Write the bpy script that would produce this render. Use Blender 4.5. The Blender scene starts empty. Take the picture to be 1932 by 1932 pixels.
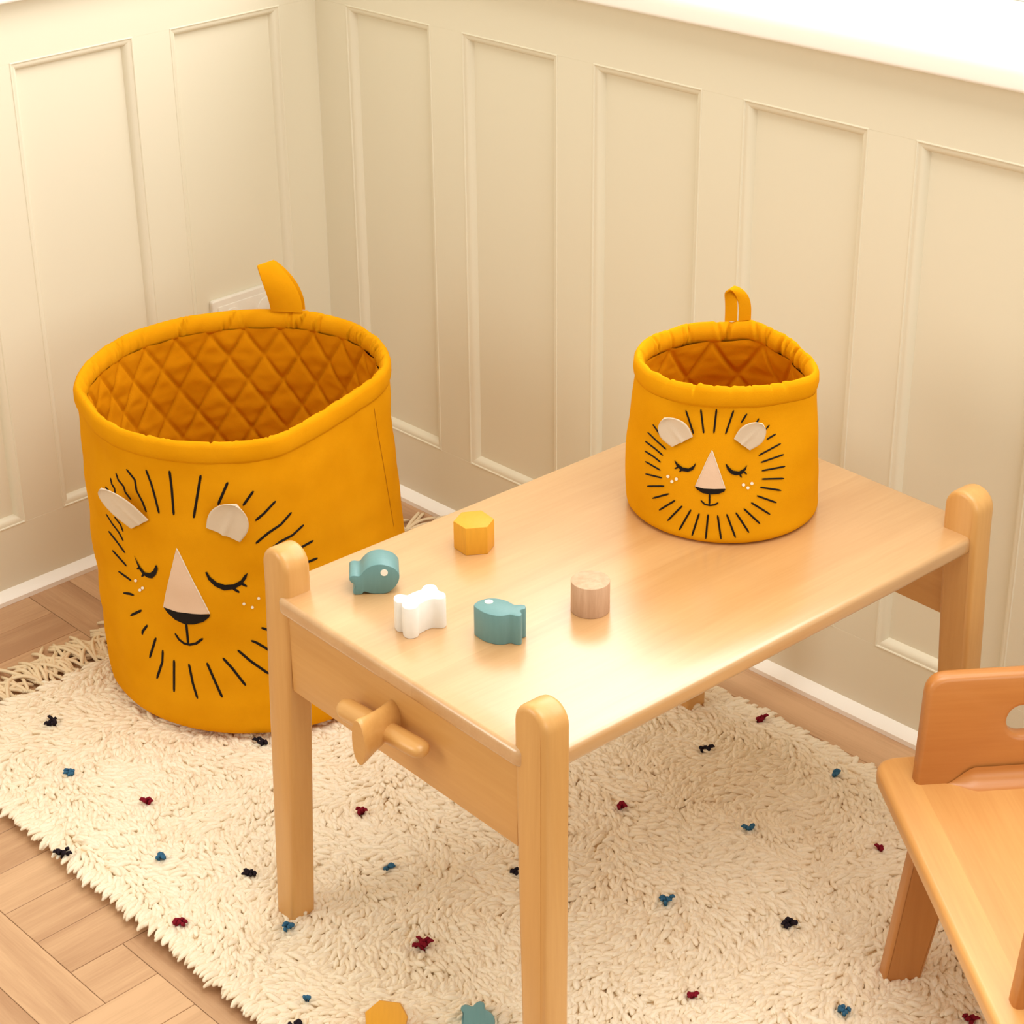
import bpy, bmesh, math, random
import numpy as np
from mathutils import Vector, Matrix, noise
from mathutils.bvhtree import BVHTree
from mathutils.geometry import delaunay_2d_cdt

random.seed(7); rng = np.random.default_rng(7)
scene = bpy.context.scene
COL = scene.collection

# ------------------------------------------------------------------ camera
CAM_LOC = Vector((2.50522, -1.99508, 1.56201))
CAM_ROT = (1.12491, 0.02103, 0.82040)
F_PX, CX, CY = 3676.87, 863.34, 837.43
cam = bpy.data.cameras.new('camera'); cam_o = bpy.data.objects.new('camera', cam); COL.objects.link(cam_o)
cam_o.location = CAM_LOC; cam_o.rotation_euler = CAM_ROT
cam.sensor_width = 36; cam.sensor_fit = 'HORIZONTAL'; cam.lens = F_PX*36/1932
cam.shift_x = (966-CX)/1932; cam.shift_y = (CY-966)/1932
cam.clip_start = 0.05
scene.camera = cam_o

# ------------------------------------------------------------------ world and light
w = bpy.data.worlds.new('world'); scene.world = w; w.use_nodes = True
bg = w.node_tree.nodes['Background']; bg.inputs[0].default_value = (1.0, 0.85, 0.62, 1); bg.inputs[1].default_value = 0.63

def area(name, loc, rot, sx, sy, power, color):
    l = bpy.data.lights.new(name, 'AREA'); l.shape = 'RECTANGLE'; l.size = sx; l.size_y = sy
    l.energy = power; l.color = color
    o = bpy.data.objects.new(name, l); COL.objects.link(o); o.location = loc; o.rotation_euler = rot
    return o
# daylight through the window above the sill (right wall) and a side window, plus two added fill lamps
area('window_daylight', (1.40, 0.31, 1.68), (math.radians(-84), 0, 0), 2.6, 1.34, 48, (1.0, 0.98, 0.95))
area('overhead_fill', (1.85, -0.75, 2.55), (0, 0, 0), 2.0, 1.3, 42, (1.0, 0.96, 0.89))  # added soft fill from overhead, brightens rug and table top
area('far_fill', (4.6, -1.6, 1.75), (math.radians(90), 0, math.radians(90)), 2.4, 1.5, 28, (1.0, 0.98, 0.96))  # added fill lamp with no known window, lifts left wall and +X faces
area('side_window_daylight', (-0.1, -3.0, 1.75), (0, math.radians(-62), math.radians(36)), 1.5, 1.6, 34, (1.0, 0.95, 0.88))

scene.view_settings.view_transform = 'Standard'; scene.view_settings.look = 'None'
scene.view_settings.gamma = 1.0; scene.view_settings.exposure = 0.0
scene.view_settings.use_curve_mapping = False
scene.cycles.max_bounces = 16; scene.cycles.diffuse_bounces = 14; scene.cycles.glossy_bounces = 4

# ------------------------------------------------------------------ pixel -> place (distance from what the thing touches)
ROT = Matrix.Identity(3)
from mathutils import Euler
ROT = Euler(CAM_ROT, 'XYZ').to_matrix()
def ray(u, v):
    return (ROT @ Vector(((u-CX)/F_PX, -(v-CY)/F_PX, -1))).normalized()
def atz(u, v, z):
    d = ray(u, v); return CAM_LOC + d*((z-CAM_LOC.z)/d.z)
def atplane(u, v, p0, n):
    d = ray(u, v); return CAM_LOC + d*((p0-CAM_LOC).dot(n)/d.dot(n))

# ------------------------------------------------------------------ materials
MATS = {}
def new_mat(name):
    m = bpy.data.materials.new(name); m.use_nodes = True
    nt = m.node_tree; b = nt.nodes['Principled BSDF']
    return m, nt, b
def nd(nt, t, **kw):
    n = nt.nodes.new(t)
    for k, v in kw.items():
        if hasattr(n, k): setattr(n, k, v)
        else: n.inputs[k.replace('_', ' ')].default_value = v
    return n
def coords(nt, scale=(1,1,1), kind='Object'):
    tc = nt.nodes.new('ShaderNodeTexCoord'); mp = nt.nodes.new('ShaderNodeMapping')
    mp.inputs['Scale'].default_value = scale
    nt.links.new(tc.outputs[kind], mp.inputs[0]); return mp.outputs[0]
def ramp(nt, fac, stops):
    r = nt.nodes.new('ShaderNodeValToRGB'); e = r.color_ramp.elements
    while len(e) < len(stops): e.new(0.5)
    for el, (p, c) in zip(e, stops): el.position = p; el.color = (*c, 1)
    nt.links.new(fac, r.inputs[0]); return r.outputs[0]
def bump(nt, b, h, strength, dist=0.001):
    n = nt.nodes.new('ShaderNodeBump'); n.inputs['Strength'].default_value = strength; n.inputs['Distance'].default_value = dist
    nt.links.new(h, n.inputs['Height']); nt.links.new(n.outputs[0], b.inputs['Normal'])
def srgb(r, g, b):
    f = lambda c: (c/255/12.92) if c/255 <= 0.04045 else ((c/255+0.055)/1.055)**2.4
    return (f(r), f(g), f(b))

def paint(name, col, rough=0.42, bstr=0.05):
    m, nt, b = new_mat(name); b.inputs['Base Color'].default_value = (*col, 1); b.inputs['Roughness'].default_value = rough
    n = nd(nt, 'ShaderNodeTexNoise', Scale=60.0, Detail=3.0); nt.links.new(coords(nt), n.inputs['Vector'])
    bump(nt, b, n.outputs[0], bstr, 0.001); return m

def wood(name, c1, c2, axis='y', rough=0.36, coat=0.35, stave=None, stave_axis='x', freq=1.0, rnd=False, coat_ior=1.5):
    """lacquered timber; grain stretched along the local axis; optional glued staves of slightly different tone"""
    m, nt, b = new_mat(name)
    k = 7.0*freq; s = {'x': (k*0.06, k, k), 'y': (k, k*0.06, k), 'z': (k, k, k*0.06)}[axis]
    v = coords(nt, s)
    n1 = nd(nt, 'ShaderNodeTexNoise', Scale=3.2, Detail=6.0, Roughness=0.55, Distortion=0.35); nt.links.new(v, n1.inputs['Vector'])
    n2 = nd(nt, 'ShaderNodeTexNoise', Scale=34.0, Detail=3.0, Roughness=0.6); nt.links.new(v, n2.inputs['Vector'])
    mx = nd(nt, 'ShaderNodeMath', operation='MULTIPLY_ADD'); mx.inputs[1].default_value = 0.35
    nt.links.new(n2.outputs[0], mx.inputs[0]); nt.links.new(n1.outputs[0], mx.inputs[2])
    fac = mx.outputs[0]
    if rnd:
        oi = nt.nodes.new('ShaderNodeObjectInfo'); a = nd(nt, 'ShaderNodeMath', operation='MULTIPLY_ADD'); a.inputs[1].default_value = 0.42
        nt.links.new(oi.outputs['Random'], a.inputs[0]); sb = nd(nt, 'ShaderNodeMath', operation='SUBTRACT'); sb.inputs[1].default_value = 0.21
        nt.links.new(fac, sb.inputs[0]); nt.links.new(sb.outputs[0], a.inputs[2]); fac = a.outputs[0]
        mp = v.node; ad = nd(nt, 'ShaderNodeVectorMath', operation='ADD'); sc = nd(nt, 'ShaderNodeMath', operation='MULTIPLY'); sc.inputs[1].default_value = 37.0
        nt.links.new(oi.outputs['Random'], sc.inputs[0]); nt.links.new(v, ad.inputs[0]); nt.links.new(sc.outputs[0], ad.inputs[1])
        for n in (n1, n2): nt.links.new(ad.outputs[0], n.inputs['Vector'])
    if stave:
        tc = nt.nodes.new('ShaderNodeTexCoord'); sp = nt.nodes.new('ShaderNodeSeparateXYZ'); nt.links.new(tc.outputs['Object'], sp.inputs[0])
        dv = nd(nt, 'ShaderNodeMath', operation='MULTIPLY_ADD'); dv.inputs[1].default_value = 1/stave; dv.inputs[2].default_value = 50.3
        nt.links.new(sp.outputs[stave_axis.upper()], dv.inputs[0])
        fl = nd(nt, 'ShaderNodeMath', operation='FLOOR'); nt.links.new(dv.outputs[0], fl.inputs[0])
        wn = nt.nodes.new('ShaderNodeTexWhiteNoise'); wn.noise_dimensions = '1D'; nt.links.new(fl.outputs[0], wn.inputs['W'])
        a = nd(nt, 'ShaderNodeMath', operation='MULTIPLY_ADD'); a.inputs[1].default_value = 0.30
        nt.links.new(wn.outputs['Value'], a.inputs[0]); sb = nd(nt, 'ShaderNodeMath', operation='SUBTRACT'); sb.inputs[1].default_value = 0.15
        nt.links.new(fac, sb.inputs[0]); nt.links.new(sb.outputs[0], a.inputs[2]); fac = a.outputs[0]
    col = ramp(nt, fac, [(0.40, c1), (0.95, c2)])
    nt.links.new(col, b.inputs['Base Color'])
    b.inputs['Roughness'].default_value = rough; b.inputs['Coat Weight'].default_value = coat; b.inputs['Coat Roughness'].default_value = 0.26; b.inputs['Coat IOR'].default_value = coat_ior
    bump(nt, b, n2.outputs[0], 0.06, 0.0006); return m

def fabric(name, col, col2, scale=900.0, bs=0.35, sheen=0.0):
    m, nt, b = new_mat(name)
    v = coords(nt)
    n = nd(nt, 'ShaderNodeTexNoise', Scale=9.0, Detail=4.0); nt.links.new(v, n.inputs['Vector'])
    c = ramp(nt, n.outputs[0], [(0.3, col), (0.7, col2)]); nt.links.new(c, b.inputs['Base Color'])
    b.inputs['Roughness'].default_value = 0.85; b.inputs['Sheen Weight'].default_value = sheen; b.inputs['Sheen Roughness'].default_value = 0.5
    b.inputs['Sheen Tint'].default_value = (*col2, 1); b.inputs['Specular IOR Level'].default_value = 0.02
    n2 = nd(nt, 'ShaderNodeTexNoise', Scale=scale, Detail=2.0); nt.links.new(v, n2.inputs['Vector'])
    n3 = nd(nt, 'ShaderNodeTexNoise', Scale=26.0, Detail=3.0); nt.links.new(v, n3.inputs['Vector'])
    mx = nd(nt, 'ShaderNodeMath', operation='MULTIPLY_ADD'); mx.inputs[1].default_value = 0.25
    nt.links.new(n2.outputs[0], mx.inputs[0]); nt.links.new(n3.outputs[0], mx.inputs[2])
    bump(nt, b, mx.outputs[0], bs, 0.003); return m

def plain(name, col, rough=0.6, spec=0.3, grain=None):
    m, nt, b = new_mat(name); b.inputs['Roughness'].default_value = rough; b.inputs['Specular IOR Level'].default_value = spec
    n = nd(nt, 'ShaderNodeTexNoise', Scale=40.0, Detail=3.0)
    nt.links.new(coords(nt, grain or (1, 1, 1)), n.inputs['Vector'])
    c = ramp(nt, n.outputs[0], [(0.3, tuple(x*0.93 for x in col)), (0.7, col)]); nt.links.new(c, b.inputs['Base Color'])
    bump(nt, b, n.outputs[0], 0.08, 0.0008); return m

M = {
 'wall': paint('cream_wall_paint', (0.765, 0.728, 0.59), 0.45),
 'white': paint('white_gloss_paint', (0.93, 0.915, 0.87), 0.35),
 'plastic': plain('socket_plastic', (0.82, 0.78, 0.70), 0.35, 0.5),
 'birch_y': wood('birch_top', (0.50, 0.275, 0.11), (0.61, 0.37, 0.17), 'y', 0.33, 1.0, stave=0.052, coat_ior=1.8),
 'birch_x': wood('birch_apron', (0.57, 0.29, 0.080), (0.68, 0.38, 0.125), 'x', 0.4, 0.3),
 'birch_z': wood('birch_leg', (0.57, 0.29, 0.080), (0.68, 0.38, 0.125), 'z', 0.4, 0.3),
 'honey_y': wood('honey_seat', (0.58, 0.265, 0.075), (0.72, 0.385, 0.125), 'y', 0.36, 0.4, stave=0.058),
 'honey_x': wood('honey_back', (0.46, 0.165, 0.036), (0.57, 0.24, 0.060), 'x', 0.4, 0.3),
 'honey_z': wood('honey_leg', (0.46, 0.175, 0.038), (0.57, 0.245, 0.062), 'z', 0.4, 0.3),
 'oak_x': wood('oak_plank_x', (0.42, 0.235, 0.125), (0.64, 0.41, 0.235), 'x', 0.45, 0.15, freq=1.6, rnd=True),
 'oak_y': wood('oak_plank_y', (0.42, 0.235, 0.125), (0.64, 0.41, 0.235), 'y', 0.45, 0.15, freq=1.6, rnd=True),
 'sub': plain('dark_joint', (0.10, 0.055, 0.03), 0.9, 0.1),
 'mustard': fabric('mustard_cotton', (0.66, 0.275, 0.003), (0.74, 0.33, 0.006)),
 'lining': fabric('mustard_quilt', (0.57, 0.205, 0.002), (0.66, 0.26, 0.004)),
 'seam': plain('mustard_thread', (0.42, 0.15, 0.004), 0.9, 0.1),
 'ear': fabric('greige_linen', (0.66, 0.56, 0.44), (0.74, 0.64, 0.52), 700, 0.3),
 'nose': fabric('blush_linen', (0.70, 0.50, 0.36), (0.77, 0.57, 0.43), 700, 0.25),
 'black': plain('black_embroidery', (0.012, 0.008, 0.006), 0.75, 0.15),
 'fleck': plain('white_embroidery', (0.88, 0.84, 0.74), 0.8, 0.1),
 'rugback': plain('rug_backing', (0.93, 0.82, 0.64), 0.95, 0.05),
 'yarn': plain('cream_yarn', (0.82, 0.68, 0.47), 0.95, 0.1),
 'teal': plain('teal_paint', (0.125, 0.275, 0.285), 0.42, 0.55, (8, 8, 1)),
 'bone': plain('white_toy_paint', (0.86, 0.84, 0.79), 0.45, 0.4),
 'ochre': plain('ochre_toy_paint', (0.72, 0.34, 0.025), 0.5, 0.35, (8, 8, 1)),
 'beech': wood('raw_beech', (0.46, 0.27, 0.16), (0.62, 0.41, 0.27), 'z', 0.7, 0.0, freq=6.0),
}
def wool(name):
    m, nt, b = new_mat(name)
    at = nt.nodes.new('ShaderNodeAttribute'); at.attribute_name = 'tone'
    c = ramp(nt, at.outputs['Fac'], [(0.0, (0.92, 0.80, 0.61)), (1.0, (0.97, 0.90, 0.75))]); nt.links.new(c, b.inputs['Base Color'])
    b.inputs['Roughness'].default_value = 0.95; b.inputs['Specular IOR Level'].default_value = 0.08
    b.inputs['Sheen Weight'].default_value = 0.35; b.inputs['Sheen Tint'].default_value = (0.95, 0.85, 0.68, 1)
    n = nd(nt, 'ShaderNodeTexNoise', Scale=420.0, Detail=2.0); nt.links.new(coords(nt), n.inputs['Vector']); bump(nt, b, n.outputs[0], 0.35, 0.0015)
    tl_ = nt.nodes.new('ShaderNodeBsdfTranslucent'); nt.links.new(c, tl_.inputs['Color'])      # light seeps through the loose wool
    mx = nt.nodes.new('ShaderNodeMixShader'); mx.inputs[0].default_value = 0.10
    nt.links.new(b.outputs[0], mx.inputs[1]); nt.links.new(tl_.outputs[0], mx.inputs[2]); nt.links.new(mx.outputs[0], nt.nodes['Material Output'].inputs[0])
    return m
M['wool'] = wool('cream_wool')
M['t_blue'] = plain('blue_wool', (0.045, 0.14, 0.25), 0.95, 0.05)
M['t_red'] = plain('red_wool', (0.21, 0.012, 0.024), 0.95, 0.05)
M['t_dark'] = plain('dark_wool', (0.022, 0.016, 0.022), 0.95, 0.05)

# ------------------------------------------------------------------ mesh helpers
def link(o, parent=None):
    COL.objects.link(o)
    if parent: o.parent = parent
    return o
def mesh_obj(name, me, mat, parent=None, angle=35, smooth=True):
    if mat: me.materials.append(M[mat] if isinstance(mat, str) else mat)
    if smooth:
        me.shade_smooth()
        if angle is not None: me.set_sharp_from_angle(angle=math.radians(angle))
    return link(bpy.data.objects.new(name, me), parent)
def from_data(name, verts, faces, mat, parent=None, angle=35, smooth=True, fix=False):
    me = bpy.data.meshes.new(name); me.from_pydata([tuple(v) for v in verts], [], faces); me.update()
    if fix:
        bm = bmesh.new(); bm.from_mesh(me); bmesh.ops.recalc_face_normals(bm, faces=bm.faces); bm.to_mesh(me); bm.free()
    return mesh_obj(name, me, mat, parent, angle, smooth)
def from_bm(name, bm, mat, parent=None, angle=35):
    bmesh.ops.recalc_face_normals(bm, faces=bm.faces)
    me = bpy.data.meshes.new(name); bm.to_mesh(me); bm.free()
    return mesh_obj(name, me, mat, parent, angle)
def tag(o, label=None, cat=None, group=None, kind=None):
    if label: o['label'] = label
    if cat: o['category'] = cat
    if group: o['group'] = group
    if kind: o['kind'] = kind
    return o
def empty(name, loc, rz=0.0):
    o = bpy.data.objects.new(name, None); o.empty_display_size = 0.05; COL.objects.link(o)
    o.location = loc; o.rotation_euler = (0, 0, rz); return o
def round_poly(pts, r, seg=6):
    """round the corners of a closed 2-D polygon; r is one radius or a list"""
    out = []; n = len(pts)
    for i in range(n):
        p = Vector(pts[i]); a = Vector(pts[i-1]); b = Vector(pts[(i+1) % n]); rr = r[i] if isinstance(r, (list, tuple)) else r
        if rr <= 1e-6: out.append(tuple(p)); continue
        da = (a-p); db = (b-p); la, lb = da.length, db.length; da.normalize(); db.normalize()
        ang = da.angle(db); d = min(rr/math.tan(ang/2), la*0.48, lb*0.48)
        p1 = p+da*d; p2 = p+db*d
        for k in range(seg+1):
            t = k/seg; q = p1*(1-t)**2+p*2*t*(1-t)+p2*t*t; out.append(tuple(q))
    return out
def prism_bm(outline, t0, t1, plane='xy', bev=0.0, seg=3, shear=None, holes=None, bm=None):
    """extrude a 2-D outline from t0 to t1 along the remaining axis, rounded over by bev on both faces"""
    bm = bm or bmesh.new()
    def P(a, b, t):
        v = {'xy': (a, b, t), 'xz': (a, t, b), 'yz': (t, a, b)}[plane]
        return shear(v) if shear else v
    cx = sum(p[0] for p in outline)/len(outline); cy = sum(p[1] for p in outline)/len(outline)
    area2 = sum(outline[i-1][0]*outline[i][1]-outline[i][0]*outline[i-1][1] for i in range(len(outline)))
    if area2 < 0: outline = outline[::-1]
    def inset(poly, d):
        n = len(poly); res = []
        for i in range(n):
            p = Vector(poly[i]); a = Vector(poly[i-1]); b = Vector(poly[(i+1) % n])
            e1 = (p-a).normalized(); e2 = (b-p).normalized()
            n1 = Vector((-e1.y, e1.x)); n2 = Vector((-e2.y, e2.x)); m = (n1+n2)
            if m.length < 1e-6: m = n1.copy()
            m.normalize(); c = max(0.35, m.dot(n1)); res.append(tuple(p+m*(d/c)))
        return res
    rings = []
    if bev > 0:
        for k in range(seg+1):
            a = k/seg*math.pi/2
            rings.append((inset(outline, bev*(1-math.sin(a))), t0+bev*(1-math.cos(a))))
        for k in range(seg, -1, -1):
            a = k/seg*math.pi/2
            rings.append((inset(outline, bev*(1-math.sin(a))), t1-bev*(1-math.cos(a))))
    else: rings = [(outline, t0), (outline, t1)]
    vr = [[bm.verts.new(P(a, b, t)) for a, b in poly] for poly, t in rings]
    n = len(outline)
    for r0, r1 in zip(vr[:-1], vr[1:]):
        for i in range(n):
            bm.faces.new((r0[i-1], r0[i], r1[i], r1[i-1]))
    bm.faces.new(vr[0][::-1]); bm.faces.new(vr[-1])
    return bm
def prism(name, outline, t0, t1, mat, parent=None, plane='xy', bev=0.0, seg=3, shear=None, angle=35):
    bm = prism_bm(outline, t0, t1, plane, bev, seg, shear)
    bmesh.ops.triangulate(bm, faces=[f for f in bm.faces if len(f.verts) > 4])
    return from_bm(name, bm, mat, parent, angle)
def box(name, lo, hi, mat, parent=None, bev=0.0, seg=2):
    o = [(lo[0], lo[1]), (hi[0], lo[1]), (hi[0], hi[1]), (lo[0], hi[1])]
    return prism(name, o, lo[2], hi[2], mat, parent, 'xy', bev, seg)
def tube_data(path, radii, n=8, cap=True):
    path = [Vector(p) for p in path]; V = []; F = []
    up = Vector((0, 0, 1))
    for i, p in enumerate(path):
        t = (path[min(i+1, len(path)-1)]-path[max(i-1, 0)]).normalized()
        if abs(t.dot(up)) > 0.97: s = t.cross(Vector((1, 0, 0))).normalized()
        else: s = t.cross(up).normalized()
        q = s.cross(t).normalized(); r = radii[i] if hasattr(radii, '__len__') else radii
        for k in range(n):
            a = 2*math.pi*k/n; V.append(p+s*(math.cos(a)*r)+q*(math.sin(a)*r))
    for i in range(len(path)-1):
        for k in range(n):
            F.append((i*n+k, i*n+(k+1) % n, (i+1)*n+(k+1) % n, (i+1)*n+k))
    if cap: F.append(tuple(range(n))[::-1]); F.append(tuple(range((len(path)-1)*n, len(path)*n)))
    return V, F

# ------------------------------------------------------------------ the room: panelled walls
ZT, ZB, ZCAP = 0.850, 0.1235, 0.944
def moulding(name, a0, a1, z0, z1, toward, mat, parent):
    """rounded frame moulding round one recessed panel. toward(a, z, depth) -> xyz; depth > 0 goes into the wall"""
    prof = [(-0.0016, 0.0006), (-0.0010, -0.0006), (0.0002, -0.0010), (0.0014, -0.0005), (0.0022, 0.0008), (0.0046, 0.0014), (0.0074, 0.0024), (0.0102, 0.0048),
            (0.0122, 0.0084), (0.0132, 0.0112), (0.0137, 0.0126)]
    V = []; F = []
    for (i, d) in prof:
        for (a, z) in ((a0+i, z0+i), (a1-i, z0+i), (a1-i, z1-i), (a0+i, z1-i)): V.append(toward(a, z, d))
    for k in range(len(prof)-1):
        for j in range(4): F.append((k*4+j, k*4+(j+1) % 4, (k+1)*4+(j+1) % 4, (k+1)*4+j))
    return from_data(name, V, F, mat, parent, 25, fix=False)

def panelled_wall(name, openings, length, toward):
    root = tag(empty(name, (0, 0, 0)), kind='structure')
    def slab(nm, a0, a1, z0, z1, d0, d1, bev=0.0002):
        P = [toward(a, z, d) for d in (d0, d1) for (a, z) in ((a0, z0), (a1, z0), (a1, z1), (a0, z1))]
        lo = [min(p[i] for p in P) for i in range(3)]; hi = [max(p[i] for p in P) for i in range(3)]
        return box(nm, lo, hi, 'wall', root, bev, 1)
    slab('rail', 0, length, ZT, ZCAP+0.01, 0.0, 0.03); slab('rail', 0, length, 0.0, ZB, 0.0, 0.03)
    edges = [0.0]+[e for o in openings for e in o]+[length]
    for k in range(0, len(edges), 2): slab('stile', edges[k], edges[k+1], ZB, ZT, 0.0001, 0.03)
    for a0, a1 in openings:
        slab('wall_panel', a0-0.004, a1+0.004, ZB-0.004, ZT+0.004, 0.0122, 0.03, 0.0)
        moulding('panel_moulding', a0, a1, ZB, ZT, toward, 'wall', root)
    slab('wall_backing', 0, length, 0.0, ZCAP+0.01, 0.030, 0.09, 0.0)
    return root
R_OPEN = [(0.079+0.2743*k, 0.079+0.2743*k+0.2005) for k in range(8)]
L_OPEN = [(0.0752+0.2843*k, 0.0752+0.2843*k+0.213) for k in range(7)]
wall_right = panelled_wall('wall_right', R_OPEN, 2.35, lambda a, z, d: (a, d, z))
wall_left = panelled_wall('wall_left', L_OPEN, 2.15, lambda a, z, d: (-d, -a, z))

# wall above the dado on the left side, cap rails, window sill and window
box('upper_wall', (-0.09, -2.15, ZCAP+0.01), (-0.004, 0.30, 2.5), 'wall', wall_left)
pr = round_poly([(0.0, ZCAP), (0.031, ZCAP), (0.031, ZCAP+0.036), (-0.03, ZCAP+0.036), (-0.03, ZCAP)], [0, 0.006, 0.014, 0, 0], 6)
tag(prism('trim_1', pr, -2.15, -0.028, 'white', None, 'xz', 0, 1), kind='structure')
win = tag(empty('window_1', (0, 0, 0)), kind='structure')
sp = round_poly([(-0.031, ZCAP), (0.02, ZCAP), (0.02, ZCAP+0.001), (0.26, ZCAP+0.001), (0.26, ZCAP+0.037), (-0.031, ZCAP+0.037)], [0.006, 0, 0, 0, 0, 0.017], 7)
prism('window_sill', sp, 0.0, 2.35, 'white', win, 'yz', 0, 1)
for (x0, x1) in ((-0.004, 0.11), (1.20, 1.25), (2.28, 2.35)):
    box('window_post', (x0, 0.225, ZCAP+0.037), (x1, 0.27, 2.36), 'white', win, 0.004)
for (z0, z1) in ((ZCAP+0.037, ZCAP+0.075), (2.30, 2.36)):
    box('window_rail', (0.0, 0.228, z0), (2.35, 0.268, z1), 'white', win, 0.004)

# low white floor bead (skirting strip)
bead = [(0.0, 0.0), (-0.017, 0.0), (-0.017, 0.0075), (-0.0145, 0.0095), (-0.001, 0.0188), (0.0, 0.0188)]
tag(prism('baseboard_right', bead, 0.001, 2.35, 'white', None, 'yz', 0, 1), kind='structure')
tag(prism('baseboard_left', [(-a, b) for a, b in bead], -2.15, -0.017, 'white', None, 'xz', 0, 1), kind='structure')

# socket plate on the left wall, low in the last panel
soc = tag(empty('wall_socket', (-0.0122, -0.175, 0.342)), 'cream plastic double wall socket low on the panelled wall behind the large basket', 'socket')
sy, sz = 0.074, 0.0435
pl = round_poly([(-sy, -sz), (sy, -sz), (sy, sz), (-sy, sz)], 0.006, 5)
prism('face_plate', pl, 0.0, 0.010, 'plastic', soc, 'yz', 0.0025, 3)
prism('switch_panel', round_poly([(-sy+0.010, -sz+0.012), (sy-0.010, -sz+0.012), (sy-0.010, sz-0.012), (-sy+0.010, sz-0.012)], 0.003, 4), 0.0098, 0.0116, 'plastic', soc, 'yz', 0.0008, 2)
for yy in (-0.036, 0.036):
    prism('round_cover', [(yy+0.020*math.cos(a*math.pi/14), 0.004+0.020*math.sin(a*math.pi/14)) for a in range(28)], 0.0114, 0.0134, 'plastic', soc, 'yz', 0.0008, 2)

# ------------------------------------------------------------------ parquet floor
W = 0.0745; GX0 = 0.906-12*W-0.0745*0; GY0 = -1.037-0.0745*12       # grid of plank widths, fixed on joints seen in the photograph
floor = tag(from_data('floor', [(-0.05, -2.15, -0.004), (2.4, -2.15, -0.004), (2.4, 0.05, -0.004), (-0.05, 0.05, -0.004)], [(0, 1, 2, 3)], 'sub'), kind='structure')
plank_cache = {}
def plank(x0, x1, y0, y1, along):
    key = (round(x1-x0, 4), round(y1-y0, 4), along)
    if key not in plank_cache:
        hx, hy = (x1-x0)/2-0.0004, (y1-y0)/2-0.0004
        bm = prism_bm([(-hx, -hy), (hx, -hy), (hx, hy), (-hx, hy)], -0.004, 0.0, 'xy', 0.0006, 1)
        bmesh.ops.recalc_face_normals(bm, faces=bm.faces)
        me = bpy.data.meshes.new('floor_plank'); bm.to_mesh(me); bm.free(); me.materials.append(M['oak_x' if along == 'x' else 'oak_y'])
        plank_cache[key] = me
    o = link(bpy.data.objects.new('floor_plank', plank_cache[key]), floor)
    o.location = ((x0+x1)/2, (y0+y1)/2, random.uniform(-0.0003, 0.0))
used = set()
def cells(i0, i1, j0, j1, along):
    """a plank covering grid cells i0..i1-1, j0..j1-1"""
    for i in range(i0, i1):
        for j in range(j0, j1): used.add((i, j))
    x0 = max(GX0+i0*W, 0.006); x1 = GX0+i1*W; y0 = GY0+j0*W; y1 = min(GY0+j1*W, -0.088)
    if x1-x0 > 0.008 and y1-y0 > 0.008: plank(x0, x1, y0, y1, along)
# boards along the window wall, then the joints that the photograph shows, then the rest of the pattern
for a, b in ((0.006, 0.71), (0.71, 1.62), (1.62, 2.35)): plank(a, b, -0.088, -0.004, 'x')
cells(8, 12, 10, 11, 'x'); cells(8, 12, 9, 10, 'x'); cells(8, 12, 8, 9, 'x'); cells(8, 12, 7, 8, 'x')
for i in (8, 9, 10): cells(i, i+1, 11, 15, 'y')
cells(11, 12, 11, 12, 'y'); cells(11, 15, 12, 13, 'x'); cells(11, 15, 13, 14, 'x')
for i in (12, 13, 14): cells(i, i+1, 8, 12, 'y')
for i in (4, 5, 6, 7): cells(i, i+1, 11, 15, 'y')
for j in range(17, 25): cells(0, 4, j, j+1, 'x')
for i in range(0, 4): cells(i, i+1, 13, 17, 'y')
NI, NJ = 31, 25
for bi in range(0, NI, 4):
    for bj in range(-3, NJ, 4):
        ori = 'x' if ((bi+bj+3)//4) % 2 else 'y'
        for k in range(4):
            run = []
            for l in range(5):
                c = (bi+l, bj+k) if ori == 'x' else (bi+k, bj+l)
                x, y = GX0+(c[0]+0.5)*W, GY0+(c[1]+0.5)*W
                ok = l < 4 and c not in used and 0 <= c[0] < NI and c[1] < NJ and not (x > 0.42 and -0.88 < y < -0.2)
                if ok: run.append(c)
                if (not ok) and run:
                    cells(run[0][0], run[-1][0]+1, run[0][1], run[-1][1]+1, ori); run = []

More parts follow.
